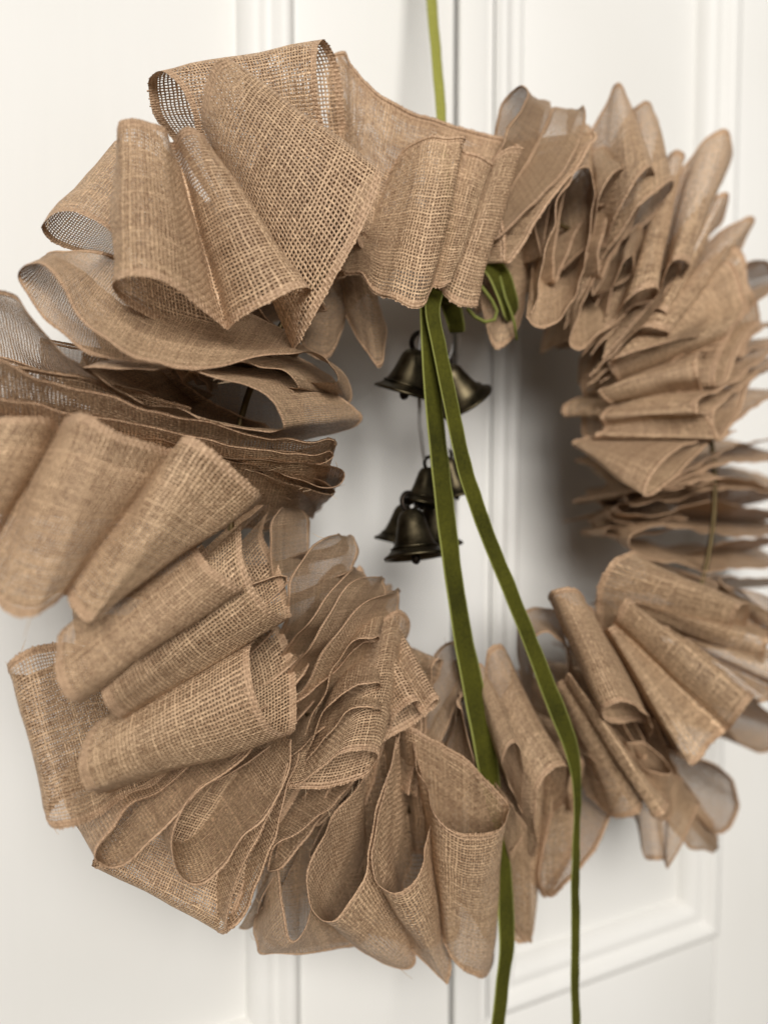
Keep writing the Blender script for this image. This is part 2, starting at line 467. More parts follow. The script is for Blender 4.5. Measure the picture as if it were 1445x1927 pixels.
# ---- left: leaves seen from their hems, their tips turned into the hole
S(2, [(700,350,1, 700,472,5), (480,250,1, 480,452,5), (330,150,1, 270,385,4.5), (230,80,1, 150,270,4), (190,60,1, 90,180,3.6), (185,58,1.4, 74,140,3.6),
      (220,50,2, 100,105,4), (290,48,2.4, 150,98,4.4), (370,55,2.6, 220,170,5), (450,70,1.6, 300,290,5.6), (590,130,1.2, 430,405,6), (760,200,1, 600,462,6),
      (900,270,1, 740,470,6), (1010,320,1.4, 900,438,5.6), (1090,380,2, 1060,410,5.2), (1200,440,.5, 1130,415,4.6), (1275,520,0, 1200,450,4),
      (1280,600,-.5, 1235,520,3.5), (1200,600,-1, 1150,520,3)])
S(2, [(500,420,1, 300,470,5), (700,450,1, 500,482,5.5), (950,480,1, 700,485,5.8), (1080,500,1, 830,500,6), (1180,530,1, 930,545,6), (1270,600,1, 1005,615,6),
      (1330,655,.8, 1040,690,5.8), (1300,690,.5, 1020,702,5.3), (1150,730,0, 900,690,5), (1000,740,0, 700,645,5), (800,720,0, 480,580,5),
      (560,670,.4, 330,500,4.8), (390,590,.8, 240,420,4.6), (260,540,1, 110,275,4.2), (120,480,1, 40,200,4), (40,445,1, -30,180,3.6), (-60,435,.8, -120,175,3), (-200,430,.6, -260,170,2.6)], ext=(1,0))
S(2, [(900,400,0, 650,470,5), (1050,420,0, 830,455,5.2), (1160,460,0, 980,462,5), (1230,520,0, 1060,500,4.8), (1265,590,0, 1092,545,4.4),
      (1200,580,-.5, 1040,540,4), (1000,540,-1, 880,510,4), (800,520,-1, 700,490,4)])
D = (0, -1, 0)
H(2, [(-100,420,4.6), (0,445,5), (150,500,5), (350,568,5.2), (600,640,5.2), (850,690,5), (1010,735,4.8), (1130,745,4.6), (1225,728,4), (1237,745,3.8), (1120,768,3.8), (900,762,4), (600,720,4.2), (300,650,4)], (.05,-.8,-.6), (.3,-.9,-.3))
H(2, [(-120,560,4.4), (100,600,4.6), (350,650,4.8), (750,730,4.6), (1000,768,4.4), (1140,788,4.2), (1212,772,3.8), (1226,795,3.6), (1190,812,3.6), (1000,800,3.6), (760,768,3.8), (450,700,3.8)], (.05,-.8,-.6), (.3,-.9,-.3))
H(2, [(400,700,4), (700,770,4.2), (950,812,4), (1110,822,3.8), (1215,838,3.6), (1256,862,3.2), (1240,888,3), (1150,890,3), (950,850,3.2), (700,800,3.2)], (.3,-.95,-.22), (.35,-1,-.12))
H(2, [(500,740,3), (800,815,3.2), (1000,870,3), (1130,912,2.8), (1205,942,2.6), (1236,928,2.3), (1190,895,2), (1080,860,2), (850,800,2.2)], (.2,-.95,-.2), (.3,-1,-.1))
H(2, [(700,830,1.5), (900,880,1.5), (1000,930,1.2), (1075,960,1), (1085,935,.6), (1000,890,.4), (850,840,.4)], D, (.2,-1,-.2))
H(2, [(-150,650,3.6), (0,640,4), (200,690,4.4), (480,740,4.4), (760,800,4), (980,850,3.4)], (-.05,-1,-.1), ext=(0,1))
S(2, [(150,520,-.6, 150,360,0), (300,600,-.5, 300,390,0), (500,650,-.5, 500,420,0), (750,695,-.5, 750,430,0), (1000,722,-.6, 1000,470,-.2), (1120,720,-.8, 1120,520,-.4)], ext=(0,0))
# ---- nearest: rolls on the left
S(3, [(-150,110,5, -420,560,6), (0,92,6.4, -330,640,7.4), (110,88,6.6, -250,690,7.6), (180,92,6.2, -150,700,7.4), (230,130,5.4, -80,650,6.6),
      (240,100,6, -40,720,7), (262,78,6.8, 0,790,7.8), (320,82,7.4, 60,820,8.4), (420,140,7.6, 140,815,8.6), (540,180,7.2, 205,785,8.2), (640,205,6.4, 250,735,7.4),
      (660,185,6.8, 262,775,7.8), (695,163,7.4, 300,825,8.3), (760,200,7.5, 340,835,8.5), (860,285,7.2, 370,820,8.2), (965,380,6.6, 405,785,7.6),
      (940,410,5.6, 410,760,6.6), (840,470,4.6, 380,760,5.8), (735,545,4.6, 300,810,5.8), (715,540,5.4, 225,880,6.6), (725,570,6.4, 205,970,7.4),
      (770,630,7, 220,1070,8), (830,680,7, 260,1128,8), (888,716,6.5, 295,1132,7.5), (860,710,5.4, 310,1100,6.4), (800,640,4.4, 330,1040,5.4), (740,560,3.8, 320,960,5)], ext=(0,0))
S(3, [(985,440,-.3, 560,900,.8), (965,520,.2, 540,1000,1.4), (1028,650,1.2, 520,1100,2.4), (1060,780,2.8, 490,1170,4), (1055,828,4.6, 462,1195,6), (1000,800,5.4, 425,1180,6.6),
      (930,720,5.8, 395,1150,7), (893,620,5.8, 375,1100,7), (888,540,5.4, 372,1040,6.6), (895,480,4.6, 390,980,6), (985,428,3.2, 450,920,5)])
S(3, [(1000,830,.4, 560,1250,1.2), (1040,880,.8, 520,1330,1.8), (1075,980,1.6, 480,1400,2.8), (1088,1100,2.6, 430,1450,3.8), (1084,1230,3.8, 380,1475,5), (1055,1265,5.2, 350,1470,6.2),
      (990,1220,5.8, 315,1450,6.8), (940,1130,6, 298,1400,7), (918,1020,5.8, 292,1350,6.8), (918,940,5.2, 305,1290,6.2), (935,905,4.4, 350,1220,5.6), (980,850,3, 430,1150,4.6)])
S(4, [(420,180,1, 560,640,2.5), (320,130,2, 450,695,3.4), (205,120,3, 340,765,4.4), (110,138,3.6, 260,793,5), (45,180,3.6, 205,797,4.8), (30,215,3, 180,765,4.2),
      (60,240,2, 220,700,3), (150,220,1, 320,640,2)])
S(3, [(0,200,3, -330,600,4), (150,200,3, -120,680,4.4), (320,230,3.2, 10,760,5), (480,280,3.2, 140,780,5), (620,330,3, 225,730,4.6), (720,420,2.8, 290,785,4.8), (820,480,2.4, 345,800,4.6)], ext=(0,0))
# ---- lower left: deep leaves
H(4, [(620,640,3), (480,720,4), (400,810,4.6), (350,885,4.8), (352,928,4.8), (400,950,4.8), (460,930,5), (540,860,5.2), (640,750,5), (760,640,4.6), (880,550,4)], (-.1,-1,0))
H(4, [(860,560,3.6), (760,640,4.4), (680,740,5), (640,860,5.2), (650,950,5.2), (700,992,5.2), (760,990,5.2), (830,935,5.2), (905,840,5.2), (980,740,5), (1040,640,4.6), (1080,480,4)], D)
S(4, [(480,760,1, 960,900,2.5), (420,860,1.5, 880,1080,3), (370,930,1.8, 850,1170,3), (345,935,1.4, 812,1197,2.6), (350,900,.6, 800,1160,1.8), (400,800,0, 850,1000,1), (500,650,-.5, 900,850,.5)])
H(4, [(1080,480,3.5), (1040,640,4.5), (980,760,4.8), (900,930,4.8), (830,1120,4.2), (830,1170,4), (870,1150,3.8), (950,1000,4), (1010,830,4.2), (1050,660,4)], (0,-1,.1))
# ---- lower middle: pleats on the inside of the ring
S(11, [(525,520,-.6, 330,560,1.5), (528,300,-.5, 305,340,1.6), (522,220,-.4, 312,240,1.6), (490,178,-.6, 350,182,1.4), (440,165,-1.4, 390,165,.6), (430,260,-2, 400,300,0)], ext=(0,0))
S(11, [(520,1300,-2.5, 250,1200,-1), (640,1050,-.8, 330,930,-.2), (720,820,.3, 395,760,2.0), (750,640,.8, 415,620,3.2), (780,470,1, 470,460,3.1), (788,385,1, 540,370,2.9), (770,335,.8, 640,312,2.6), (740,330,0, 690,308,1.8), (730,400,-.8, 690,340,.8)], ext=(0,1))
S(11, [(560,1400,-2.5, 260,1300,-1), (700,1150,-.5, 320,1060,-.2), (800,900,.6, 405,915,2.2), (850,740,1.2, 500,785,3.9), (860,640,1.6, 600,655,3.9), (850,560,1.8, 690,550,3.6), (820,515,1.6, 745,500,3), (800,540,.6, 760,505,2)], ext=(0,1))
S(11, [(600,1480,-2.5, 280,1400,-1), (780,1180,0, 320,1190,-.2), (880,950,.9, 430,1040,2.4), (920,800,1.4, 540,880,4.1), (940,680,1.8, 650,695,4.1), (950,610,2, 740,588,4), (940,565,2, 830,541,3.5), (930,550,1.4, 905,540,2.6), (930,580,.5, 900,570,1.6)], ext=(0,1))
S(11, [(660,1560,-2.2, 300,1500,-1), (860,1230,.3, 340,1330,0), (960,1000,1.2, 470,1170,2.8), (990,850,1.6, 600,960,4.3), (1010,720,2, 720,775,4.3), (1020,650,2.2, 830,665,4), (1015,608,2, 935,630,3.5), (1010,620,1, 980,610,2.6)], ext=(0,1))
AR = (.5,-.85,.16)
H(11, [(500,1400,3.5), (600,1200,4), (690,1000,4.3), (760,895,4.6), (840,860,4.8), (905,858,4.6), (890,890,4), (820,910,3.8), (740,990,3.6)], AR, ext=(0,1))
H(11, [(520,1480,3.8), (640,1240,4.4), (760,1130,4.8), (850,1105,5), (900,1112,4.8), (900,1135,4.4), (840,1150,4), (740,1230,3.8)], AR, ext=(0,1))
H(11, [(500,1560,4), (620,1400,4.6), (740,1290,5), (850,1255,5.2), (910,1250,5), (915,1275,4.6), (850,1290,4.4), (740,1350,4.2), (640,1450,4)], AR, ext=(0,1))
S(11, [(800,1000,1, 400,1690,3.5), (880,960,.6, 560,1685,4), (980,900,.6, 700,1660,4.4), (1045,860,.8, 830,1610,4.6), (1062,790,1.4, 885,1550,4.8), (1045,735,2, 893,1495,5),
       (1000,720,2.4, 840,1480,5.2), (940,760,2.4, 740,1492,5.2), (870,860,2.2, 640,1545,5), (800,960,1.8, 540,1630,4.6), (760,1050,1, 430,1680,4)])
H(11, [(930,1430,2.8), (1000,1290,3.6), (1090,1215,4.2), (1122,1215,4.2), (1110,1260,3.8), (1140,1280,3.6), (1200,1210,4), (1232,1195,4), (1225,1225,3.4), (1100,1330,3), (940,1425,2.6)], (-.28,-.55,.8))
H(11, [(1150,1200,1), (1190,1120,1.6), (1190,1030,2), (1230,975,2.2), (1268,985,2.2), (1245,1070,2), (1205,1130,1.6), (1180,1200,1)], (-.1,-1,0))
# ---- bottom: loops that open towards the viewer
S(5, [(740,900,1, 690,430,3), (850,1050,.6, 830,505,3.4), (950,1180,.6, 960,605,3.8), (985,1260,1, 1035,690,4.4), (975,1330,2, 1048,745,5), (945,1342,2.8, 1015,795,5.6), (890,1325,3.4, 940,820,6),
      (845,1290,3.6, 860,805,6), (815,1240,3.4, 790,755,5.6), (800,1150,2.4, 745,665,4.8), (770,1000,1, 712,560,3.8), (740,800,0, 690,470,2.6)])
S(5, [(690,900,.5, 640,440,2.5), (660,1050,1, 600,620,3.6), (650,1180,1.6, 560,790,4.6), (690,1240,2.2, 545,890,5.2), (740,1300,2.6, 560,970,5.6), (790,1350,2.8, 600,1020,5.8), (825,1378,2.8, 645,1032,5.8),
      (832,1340,2.6, 700,1000,5.6), (825,1230,2, 745,920,5.2), (815,1120,1.4, 755,830,4.6), (790,950,.6, 735,680,3.6), (750,800,0, 690,450,2.6)])
S(5, [(520,900,.5, 520,600,3), (480,1020,1, 430,720,4), (430,1120,1.4, 350,850,4.8), (430,1190,1.8, 305,975,5.2), (500,1240,2.2, 312,1085,5.5), (590,1295,2.4, 365,1140,5.7), (665,1318,2.4, 425,1125,5.7),
      (700,1295,2.2, 490,1030,5.4), (690,1200,1.8, 540,870,5), (660,1050,1.2, 585,670,4), (660,850,.4, 630,460,2.8)])
S(5, [(115,1150,.2, 200,900,2), (112,1215,.7, 212,1020,3), (128,1262,1.2, 226,1130,3.8), (190,1268,1.8, 252,1200,4.3), (300,1262,2, 290,1175,4.4), (420,1246,1.6, 325,1080,4), (490,1225,1, 375,940,3.2), (540,1180,0, 430,800,2.2)])
S(5, [(110,1150,-1, 150,760,.4), (190,1225,-.8, 230,760,.8), (300,1235,-1, 320,740,.4), (420,1225,-.8, 420,720,.8), (520,1200,-1, 500,700,.4)], ext=(0,0))
S(5, [(330,1120,-.6, 330,900,1.8), (420,1180,-.4, 420,760,1.8), (520,1180,-.6, 500,640,1.6), (640,1210,-1, 610,440,1), (720,1240,-.8, 690,420,1), (790,1230,-1.2, 760,440,.6), (860,1180,-1.6, 850,520,.2)])
S(5, [(200,900,-1, 300,800,2), (70,1140,-.6, 180,1000,2.2), (55,1165,-.6, 150,1060,2), (100,1170,-.8, 130,1100,1.5), (180,1080,-1, 220,1000,1)])
H(5, [(490,620,2.5), (380,730,3.4), (270,830,3.8), (190,870,3.8), (160,960,3.5), (200,960,3), (300,840,2.6), (420,690,2.2)], (-.1,-1,-.1))
# ---- bottom, behind the green tails
S(5, [(970,470,1, 1100,760,3), (930,370,1.4, 1060,660,3.6), (905,270,1.8, 1036,560,4), (915,210,2.2, 1045,500,4.2), (950,190,2.2, 1080,480,4.2), (970,250,2, 1100,540,4), (968,370,1.4, 1098,660,3.6), (970,470,1, 1102,760,3)])
S(5, [(1060,260,1, 1250,700,2.5), (1040,170,1.5, 1270,600,3), (1015,125,2, 1255,570,3.6), (975,140,2.2, 1205,580,4), (960,220,2, 1160,640,4), (960,300,1.6, 1143,740,3.8), (980,400,1, 1140,900,3)])
S(5, [(1000,900,1, 1040,690,3.5), (1090,1190,1, 1085,750,3.6), (1130,1215,.8, 1112,800,3.4), (1075,1210,.5, 1080,850,3), (1060,1100,.4, 1050,880,2.6)])
S(5, [(1060,1180,0, 1060,620,2.4), (1100,1205,.4, 1120,560,3), (1140,1190,.2, 1150,620,2.6), (1150,1000,-.4, 1180,600,1.6)])
S(5, [(1150,900,-.2, 1190,520,1.8), (1170,1040,.2, 1230,480,2.4), (1230,1000,.2, 1290,520,2.2), (1290,850,-.3, 1320,560,1.4)])
S(5, [(760,200,0, 830,420,2), (800,130,.4, 870,330,2.6), (850,110,.4, 915,260,2.8), (900,140,0, 930,330,2.4), (900,220,-.6, 930,480,1.6)])
S(5, [(860,240,.6, 900,640,2.4), (840,200,1, 915,560,3), (850,180,1.2, 880,420,3.2), (870,200,.8, 860,330,3), (880,300,0, 850,420,2)])
H(9, [(330,1100,1), (250,1350,1.5), (170,1650,1.5), (160,1820,1.5), (205,1888,1.5), (290,1830,1.5), (400,1690,1.5), (490,1540,1.2), (600,1300,.5)], D)
# ---- lower right rolls
S(9, [(380,420,0, 760,1010,2), (330,380,1, 640,985,3), (250,340,2, 540,995,3.8), (200,340,3, 470,962,4.4), (220,305,4, 490,915,5), (280,290,4.4, 560,882,5.4), (350,305,4.2, 640,905,5.2), (390,360,3.4, 700,960,4.4), (410,420,2, 750,1020,3)])
S(9, [(470,560,1, 850,1130,2), (485,520,2.6, 880,1160,3.8), (505,505,3.2, 940,1212,4.4), (530,490,3.2, 1040,1110,4.4), (535,478,2.8, 1110,1040,3.8), (545,450,3.4, 1150,1010,4.4), (575,390,4, 1200,940,5), (600,350,4.2, 1240,880,5),
      (650,400,3.4, 1250,860,4), (720,480,2.4, 1240,840,3), (745,475,3, 1290,890,4), (800,490,3.4, 1345,880,4.4), (850,560,3, 1370,850,3.8), (870,590,2.4, 1360,800,3), (890,555,3, 1420,800,4), (940,560,3.2, 1460,700,4.2), (960,600,2, 1450,660,3)])
S(9, [(590,420,1.5, 1300,680,2.6), (600,370,2.4, 1315,640,3.4), (640,365,2.8, 1330,570,3.8), (680,380,2.2, 1340,530,3.2), (700,420,1, 1300,500,2)])
S(9, [(470,540,.5, 1130,560,2), (445,400,1.5, 1145,500,3), (460,270,2.5, 1170,430,3.8), (520,160,3, 1195,385,4), (600,115,3, 1215,375,3.6), (660,120,2.4, 1235,410,3), (700,180,1.4, 1220,480,2.2), (700,260,.4, 1200,560,1)])
S(9, [(1070,300,1, 1340,560,1.5), (1075,250,2, 1350,500,2.5), (1110,290,2.2, 1400,480,2.6), (1180,370,1.8, 1440,450,2)])
S(9, [(1150,290,1.4, 1440,600,2.4), (1200,300,2, 1440,500,3), (1320,340,2.2, 1500,470,3), (1380,420,1.6, 1500,520,2.4)])
S(9, [(40,480,.5, 110,640,2.5), (60,430,.8, 120,570,3), (120,400,1, 180,540,3.2), (210,400,1, 250,575,3), (260,450,.6, 300,650,2.6), (280,560,0, 310,760,2)])
S(9, [(240,850,1, 520,1470,1.5), (232,815,2, 600,1475,2.6), (250,790,2.6, 670,1450,3.2), (275,770,2.8, 690,1410,3.4), (270,800,2.4, 690,1390,3), (280,750,3.2, 740,1480,4), (305,738,3.6, 790,1465,4.4), (330,780,3.2, 815,1430,4), (340,840,2, 800,1380,2.8), (340,900,1, 780,1330,1.5)])
S(9, [(640,1350,0, 600,1090,2), (720,1380,0, 700,1110,2.4), (820,1420,.5, 790,1180,2.8), (835,1460,1, 832,1235,3.2), (800,1500,1.4, 790,1248,3.4), (740,1470,1.4, 720,1235,3.2), (690,1400,1, 660,1200,2.8)])
S(9, [(620,1200,-1, 640,1480,0), (650,1180,0, 695,1690,1.2), (720,1200,.6, 750,1700,1.8), (800,1230,.4, 790,1700,1.4), (830,1250,.8, 810,1745,2), (860,1260,1, 870,1650,2.2), (880,1280,.8, 970,1440,2), (860,1300,0, 980,1400,1)])
H(9, [(900,1180,0), (1020,1195,.5), (1110,1250,.8), (1170,1340,1), (1185,1430,1), (1145,1520,1), (1070,1552,1), (1000,1500,.8), (940,1440,.3)], D)
S(9, [(1000,1440,0, 920,1640,1), (1050,1530,0, 1000,1650,1), (1075,1600,-.3, 1060,1665,.7), (1060,1560,-1, 1000,1600,0)])
H(9, [(1100,1000,0), (1180,1090,.4), (1280,1140,.5), (1380,1120,.5), (1450,1050,.3)], D)
# ---- right: bands seen edge on
H(13, [(1700,190,.5), (1445,240,1), (1200,290,1.8), (1000,390,2.4), (850,490,2.8), (700,560,2.8)], (0,-1,-.16), ext=(0,1))
H(13, [(1700,380,.5), (1445,390,.8), (1200,400,1.4), (1000,455,2), (820,530,2.4), (700,590,2.4)], (0,-1,.24), ext=(0,1))
H(13, [(1700,590,.3), (1445,560,.5), (1200,500,.8), (1000,520,1.2), (850,590,1.5), (600,640,1.5)], (0,-1,-.26), ext=(0,0))
H(13, [(1700,640,0), (1445,605,.2), (1200,575,.4), (1000,600,.7), (800,650,1), (640,668,1), (520,690,.8), (480,650,.4), (520,570,0)], (.5,-1,.28), ext=(0,0))
H(13, [(1700,740,-.2), (1445,718,0), (1200,685,.2), (1070,655,.4), (850,710,.6), (600,750,.6), (470,740,.3), (420,705,0), (460,665,-.4)], (.5,-1,-.2), ext=(0,0))
H(13, [(900,780,-.8), (700,800,-.6), (500,805,-.6), (395,785,-.8), (370,745,-1), (500,730,-1.2)], (.55,-1,.2), ext=(0,0))
H(13, [(850,850,-.8), (600,885,-.8), (430,905,-.8), (325,880,-.9), (345,840,-1.1), (500,830,-1.3)], (.55,-1,-.1), ext=(0,0))
H(13, [(1700,900,0), (1445,895,.2), (1200,905,.4), (1000,870,.5), (850,845,.6), (680,840,.7), (540,870,.8), (495,930,.9), (530,1010,1), (660,1062,1.1), (850,1090,1.1), (1000,1130,1), (1200,1125,.8), (1445,1120,.6), (1700,1130,.4)], (.5,-1,.12), ext=(0,0))
H(13, [(1100,960,-.4), (1200,935,-.2), (1445,905,0), (1700,895,0)], (0,-1,-.32), ext=(0,0))
H(13, [(1700,1200,.4), (1445,1190,.6), (1200,1180,.8), (1000,1170,.9), (850,1150,.9)], (0,-1,-.28), ext=(0,0))
# ---- right, upper
S(12, [(420,820,-.5, 1180,180,1.4), (350,870,1, 1290,430,2.4), (380,930,1.6, 1300,500,3), (410,985,1.2, 1190,630,3), (420,1020,.4, 1080,760,2), (330,1040,.8, 1000,800,2.4), (285,1065,1, 955,870,3), (330,1130,.8, 965,950,3.2),
       (400,1150,.2, 1000,1070,2.4), (330,1185,.5, 962,1150,3.4), (300,1250,.7, 966,1212,3.6), (330,1310,.3, 1020,1225,3.2), (300,1345,.2, 1080,1330,3.2), (260,1368,.2, 1110,1402,3.2), (300,1390,-.5, 1180,1310,2.4), (400,1390,-1, 1250,1180,1.5)])
AJ = (-.6,-.75,0)
H(12, [(1310,500,2), (1170,720,2.8), (1080,960,3.2), (1092,1042,3.2), (1160,1000,3), (1215,850,2.6), (1290,700,2), (1400,600,1)], AJ, ext=(1,0))
H(12, [(1560,740,1.2), (1350,900,2.4), (1200,1030,3), (1020,1090,3.4), (960,1150,3.6), (965,1212,3.6), (1020,1222,3.4), (1120,1150,3.2), (1300,1010,2.6), (1560,830,1.4)], AJ, ext=(0,0))
H(12, [(1080,1200,3.2), (1080,1350,3.2), (1110,1402,3.2), (1200,1290,2.8), (1265,1170,2.4), (1310,1030,2), (1400,950,1.4), (1560,900,.8)], AJ, ext=(1,0))
H(12, [(1130,1395,2.6), (1270,1240,2.2), (1400,1150,1.7), (1560,1060,1)], (-.5,-.85,.05), ext=(1,0))
H(12, [(1560,600,.6), (1420,640,1.2), (1330,700,1.6), (1270,840,1.8), (1330,800,1.4), (1560,700,.6)], AJ, ext=(0,0))
S(8, [(500,620,-1, 1100,640,2.4), (450,640,-.5, 960,710,3), (400,655,0, 850,800,3.4), (385,670,0, 795,890,3.6), (400,690,-.4, 775,965,3.6), (480,720,-1, 840,940,3.2), (550,740,-1.6, 960,840,3), (600,700,-2, 1150,650,2.5)])
# ---- upper right pleats
S(7, [(330,420,-1, 120,340,0), (370,250,-1, 150,190,.5), (390,170,-.6, 245,72,1.4), (400,200,.4, 290,120,2), (370,300,1, 230,220,2.4), (280,480,1.2, 160,340,2.6), (180,640,1, 70,520,2.4)])
S(7, [(60,700,.5, 120,830,2.2), (200,560,1, 280,695,2.8), (320,380,1.2, 420,540,3), (380,240,1.2, 520,400,3), (410,185,.8, 562,280,2.6), (470,180,0, 560,220,2), (480,260,-.8, 540,190,1)])
H(7, [(190,930,2.4), (310,760,3), (450,570,3.2), (560,420,3), (620,320,2.6), (600,300,2.2), (540,380,2), (400,560,1.8)], (-.5,-.8,.1))
H(7, [(300,1180,3), (345,1000,3.2), (395,780,3.4), (470,580,3.4), (530,480,3.2), (590,475,3), (605,560,2.8), (590,760,2.8), (540,1000,2.8), (480,1160,3), (400,1238,3.2), (310,1232,3.2), (280,1195,3.2)], (.5,-.6,.6), ext=(0,0))
S(7, [(590,280,-1, 610,840,1.5), (650,180,-.4, 640,850,2), (700,90,0, 700,740,2.8), (730,72,.4, 770,600,3.4), (755,100,.4, 840,495,3.6), (790,200,0, 888,482,3.2), (790,280,-.8, 885,560,2.2), (750,330,-1.5, 820,680,1.4)])
S(7, [(570,450,.5, 600,800,2.6), (590,400,1, 635,620,3.2), (640,375,1, 690,520,3.3), (690,400,.6, 737,485,2.8), (680,450,-.2, 720,540,1.8)])
S(7, [(780,200,-1, 640,920,1.6), (810,180,-.4, 740,800,2.6), (850,148,0, 840,650,3.2), (880,160,0, 930,570,3.2), (900,220,-.4, 978,545,2.8), (910,320,-1, 945,640,2), (900,450,-1.6, 850,740,1.2)])
S(7, [(940,470,-1, 720,1190,2), (960,410,-.5, 770,1110,3), (1000,390,0, 840,1062,3.4), (1030,410,0, 902,1060,3.2), (1035,470,-.6, 890,1110,2.4), (1000,560,-1.4, 780,1160,1.6)])
S(7, [(740,820,.5, 690,1060,2), (780,770,1, 740,930,2.8), (830,750,1, 800,888,2.8), (840,800,.4, 790,980,2)])
S(7, [(1030,470,-1, 900,1100,2), (1110,370,-.4, 945,980,3), (1190,305,0, 1000,920,3.5), (1240,300,.2, 1055,920,3.4), (1270,360,0, 1060,960,2.8), (1260,450,-.8, 1000,1070,2), (1200,560,-1.4, 920,1150,1.4)])
S(7, [(1140,700,-1, 880,1180,1.6), (1200,620,-.4, 920,1160,2.8), (1240,600,-.2, 945,1180,3), (1255,650,-.6, 930,1220,2.2), (1220,740,-1.4, 800,1260,1.4)])
S(7, [(1190,800,-1, 760,1320,1.8), (1290,740,-.4, 850,1250,3), (1350,710,-.2, 930,1255,3.4), (1372,740,-.4, 965,1275,3), (1300,880,-1.2, 900,1310,2)])
S(7, [(1200,880,-.6, 700,1430,1.6), (1260,850,0, 690,1400,2.4), (1320,900,.6, 760,1370,3), (1350,1060,1, 900,1330,3.2), (1400,1150,.6, 1100,1290,2.6), (1400,1250,0, 1200,1330,2)])
H(7, [(640,950,1.5), (560,1110,2), (495,1260,2.2), (490,1330,2.2), (535,1350,2.2), (620,1280,2), (760,1190,1.6)], (.5,-.6,.6))
S(7, [(160,680,-1, 60,1060,0), (200,680,0, 100,1290,1), (250,700,.4, 140,1345,1.4), (290,760,0, 230,1280,1), (300,800,-1, 270,1150,0)])
H(7, [(1280,1150,-.6), (1300,990,-.3), (1350,925,0), (1430,930,0), (1500,1000,-.2)], D)
# ---- top centre
S(6, [(150,70,-.5, 120,560,0), (212,40,0, 200,640,.5), (260,120,.6, 230,760,1), (350,215,1, 270,900,1.6), (480,300,1, 360,1000,1.8), (700,375,.8, 560,1050,1.6), (900,430,1.2, 720,1120,2), (1018,475,2.4, 805,1195,3.4),
      (950,478,2.8, 720,1185,3.6), (862,550,2.4, 640,1110,3), (885,545,3, 690,1090,4), (830,510,3.2, 650,1110,4.2), (760,485,2.8, 610,1110,3.8), (755,425,3.7, 575,1190,4.9), (680,425,3.7, 520,1205,4.9), (590,425,3.2, 430,1165,4.2),
      (480,480,2, 340,1130,3), (380,600,1, 280,1050,2)])
S(6, [(185,60,-1.4, 160,600,-1), (250,130,-1, 230,760,-.6), (350,235,-1, 300,860,-.4), (480,320,-1, 420,950,-.4), (700,395,-1, 600,1020,-.4), (940,455,-.8, 800,1080,-.2)], ext=(0,0))
S(6, [(150,800,-1, 220,1250,-1), (200,800,0, 300,1400,.4), (260,800,.8, 360,1470,1), (300,850,.6, 390,1460,.8), (330,950,0, 405,1380,.2), (320,1000,-1, 390,1280,-1)])
S(6, [(60,850,-2, 0,1300,-1.5), (120,850,-1.4, 40,1400,-1), (180,850,-1, 110,1440,-.8), (220,900,-1.4, 190,1350,-1.2), (240,1000,-2, 215,1200,-2)])

# ---- dense small pleats gathered on the wire rings, deep inside the wreath
def inner_pleats(a0, a1, r0, r1, yb, ax, rs, per=9.):
    rnd = random.Random(rs)
    pts = []; n = int((a1-a0)/per*8)
    ph = 0.
    for k in range(n):
        ph += 2*math.pi/8*rnd.uniform(.75, 1.3)
        a = a0+(a1-a0)*k/(n-1)
        sw = math.sin(ph)
        r = (r0+r1)/2+(r1-r0)/2*sw*(1+.25*math.sin(ph*.37))
        a += 1.2*math.cos(ph*2)*.6
        y = yb+.004*math.sin(ph*.53+1)
        d = Vector((.12*math.sin(ph*.3), 1, .12*math.cos(ph*.41))).normalized()*W*ax
        p = Vector((WC.x+r*math.cos(R_(a)), y, WC.z+r*math.sin(R_(a))))
        pts.append((p, p+d))
    strip(pts, ext=(0, 0), per=3, nv=6, name='inner_pleats')
inner_pleats(20, 84, .093, .128, -.012, .9, 1)
inner_pleats(114, 180, .095, .130, -.010, .9, 2)
inner_pleats(190, 244, .093, .134, -.014, .9, 3)
inner_pleats(276, 334, .095, .128, -.012, .9, 4)
inner_pleats(24, 76, .118, .150, .006, .9, 5, 7.)
inner_pleats(196, 238, .120, .152, .006, .9, 6, 7.)
inner_pleats(280, 330, .115, .145, .006, .9, 7, 7.)
inner_pleats(118, 172, .118, .148, .006, .9, 8, 7.)

# ---- wire rings and cross wires
def tube(path, r, nseg=8, closed=False):
    verts, faces = [], []
    n = len(path)
    ref = None
    for k in range(n):
        a = path[(k-1) % n] if closed or k else path[0]
        b = path[(k+1) % n] if closed or k < n-1 else path[-1]
        t = (Vector(b)-Vector(a)).normalized()
        if ref is None:
            ref = t.cross(Vector((0, 0, 1)))
            if ref.length < .1: ref = t.cross(Vector((0, 1, 0)))
        s = (ref - t*ref.dot(t)).normalized(); ref = s
        u = t.cross(s)
        rr = r[k] if isinstance(r, (list, tuple)) else r
        for q in range(nseg):
            an = 2*math.pi*q/nseg
            verts.append(Vector(path[k])+(s*math.cos(an)+u*math.sin(an))*rr)
    for k in range(n if closed else n-1):
        k2 = (k+1) % n
        for q in range(nseg):
            q2 = (q+1) % nseg
            faces.append((k*nseg+q, k*nseg+q2, k2*nseg+q2, k2*nseg+q))
    if not closed:
        faces.append(tuple(range(nseg-1, -1, -1))); faces.append(tuple((n-1)*nseg+q for q in range(nseg)))
    return verts, faces
RX, RR = WC.x+.0115, .1115
pa = [(RX+RR*math.cos(2*math.pi*k/96), -.004, WC.z+RR*math.sin(2*math.pi*k/96)) for k in range(96)]
mesh_obj('wire_ring', *tube(pa, .0011, 8, True), M_BRASS, wreath)
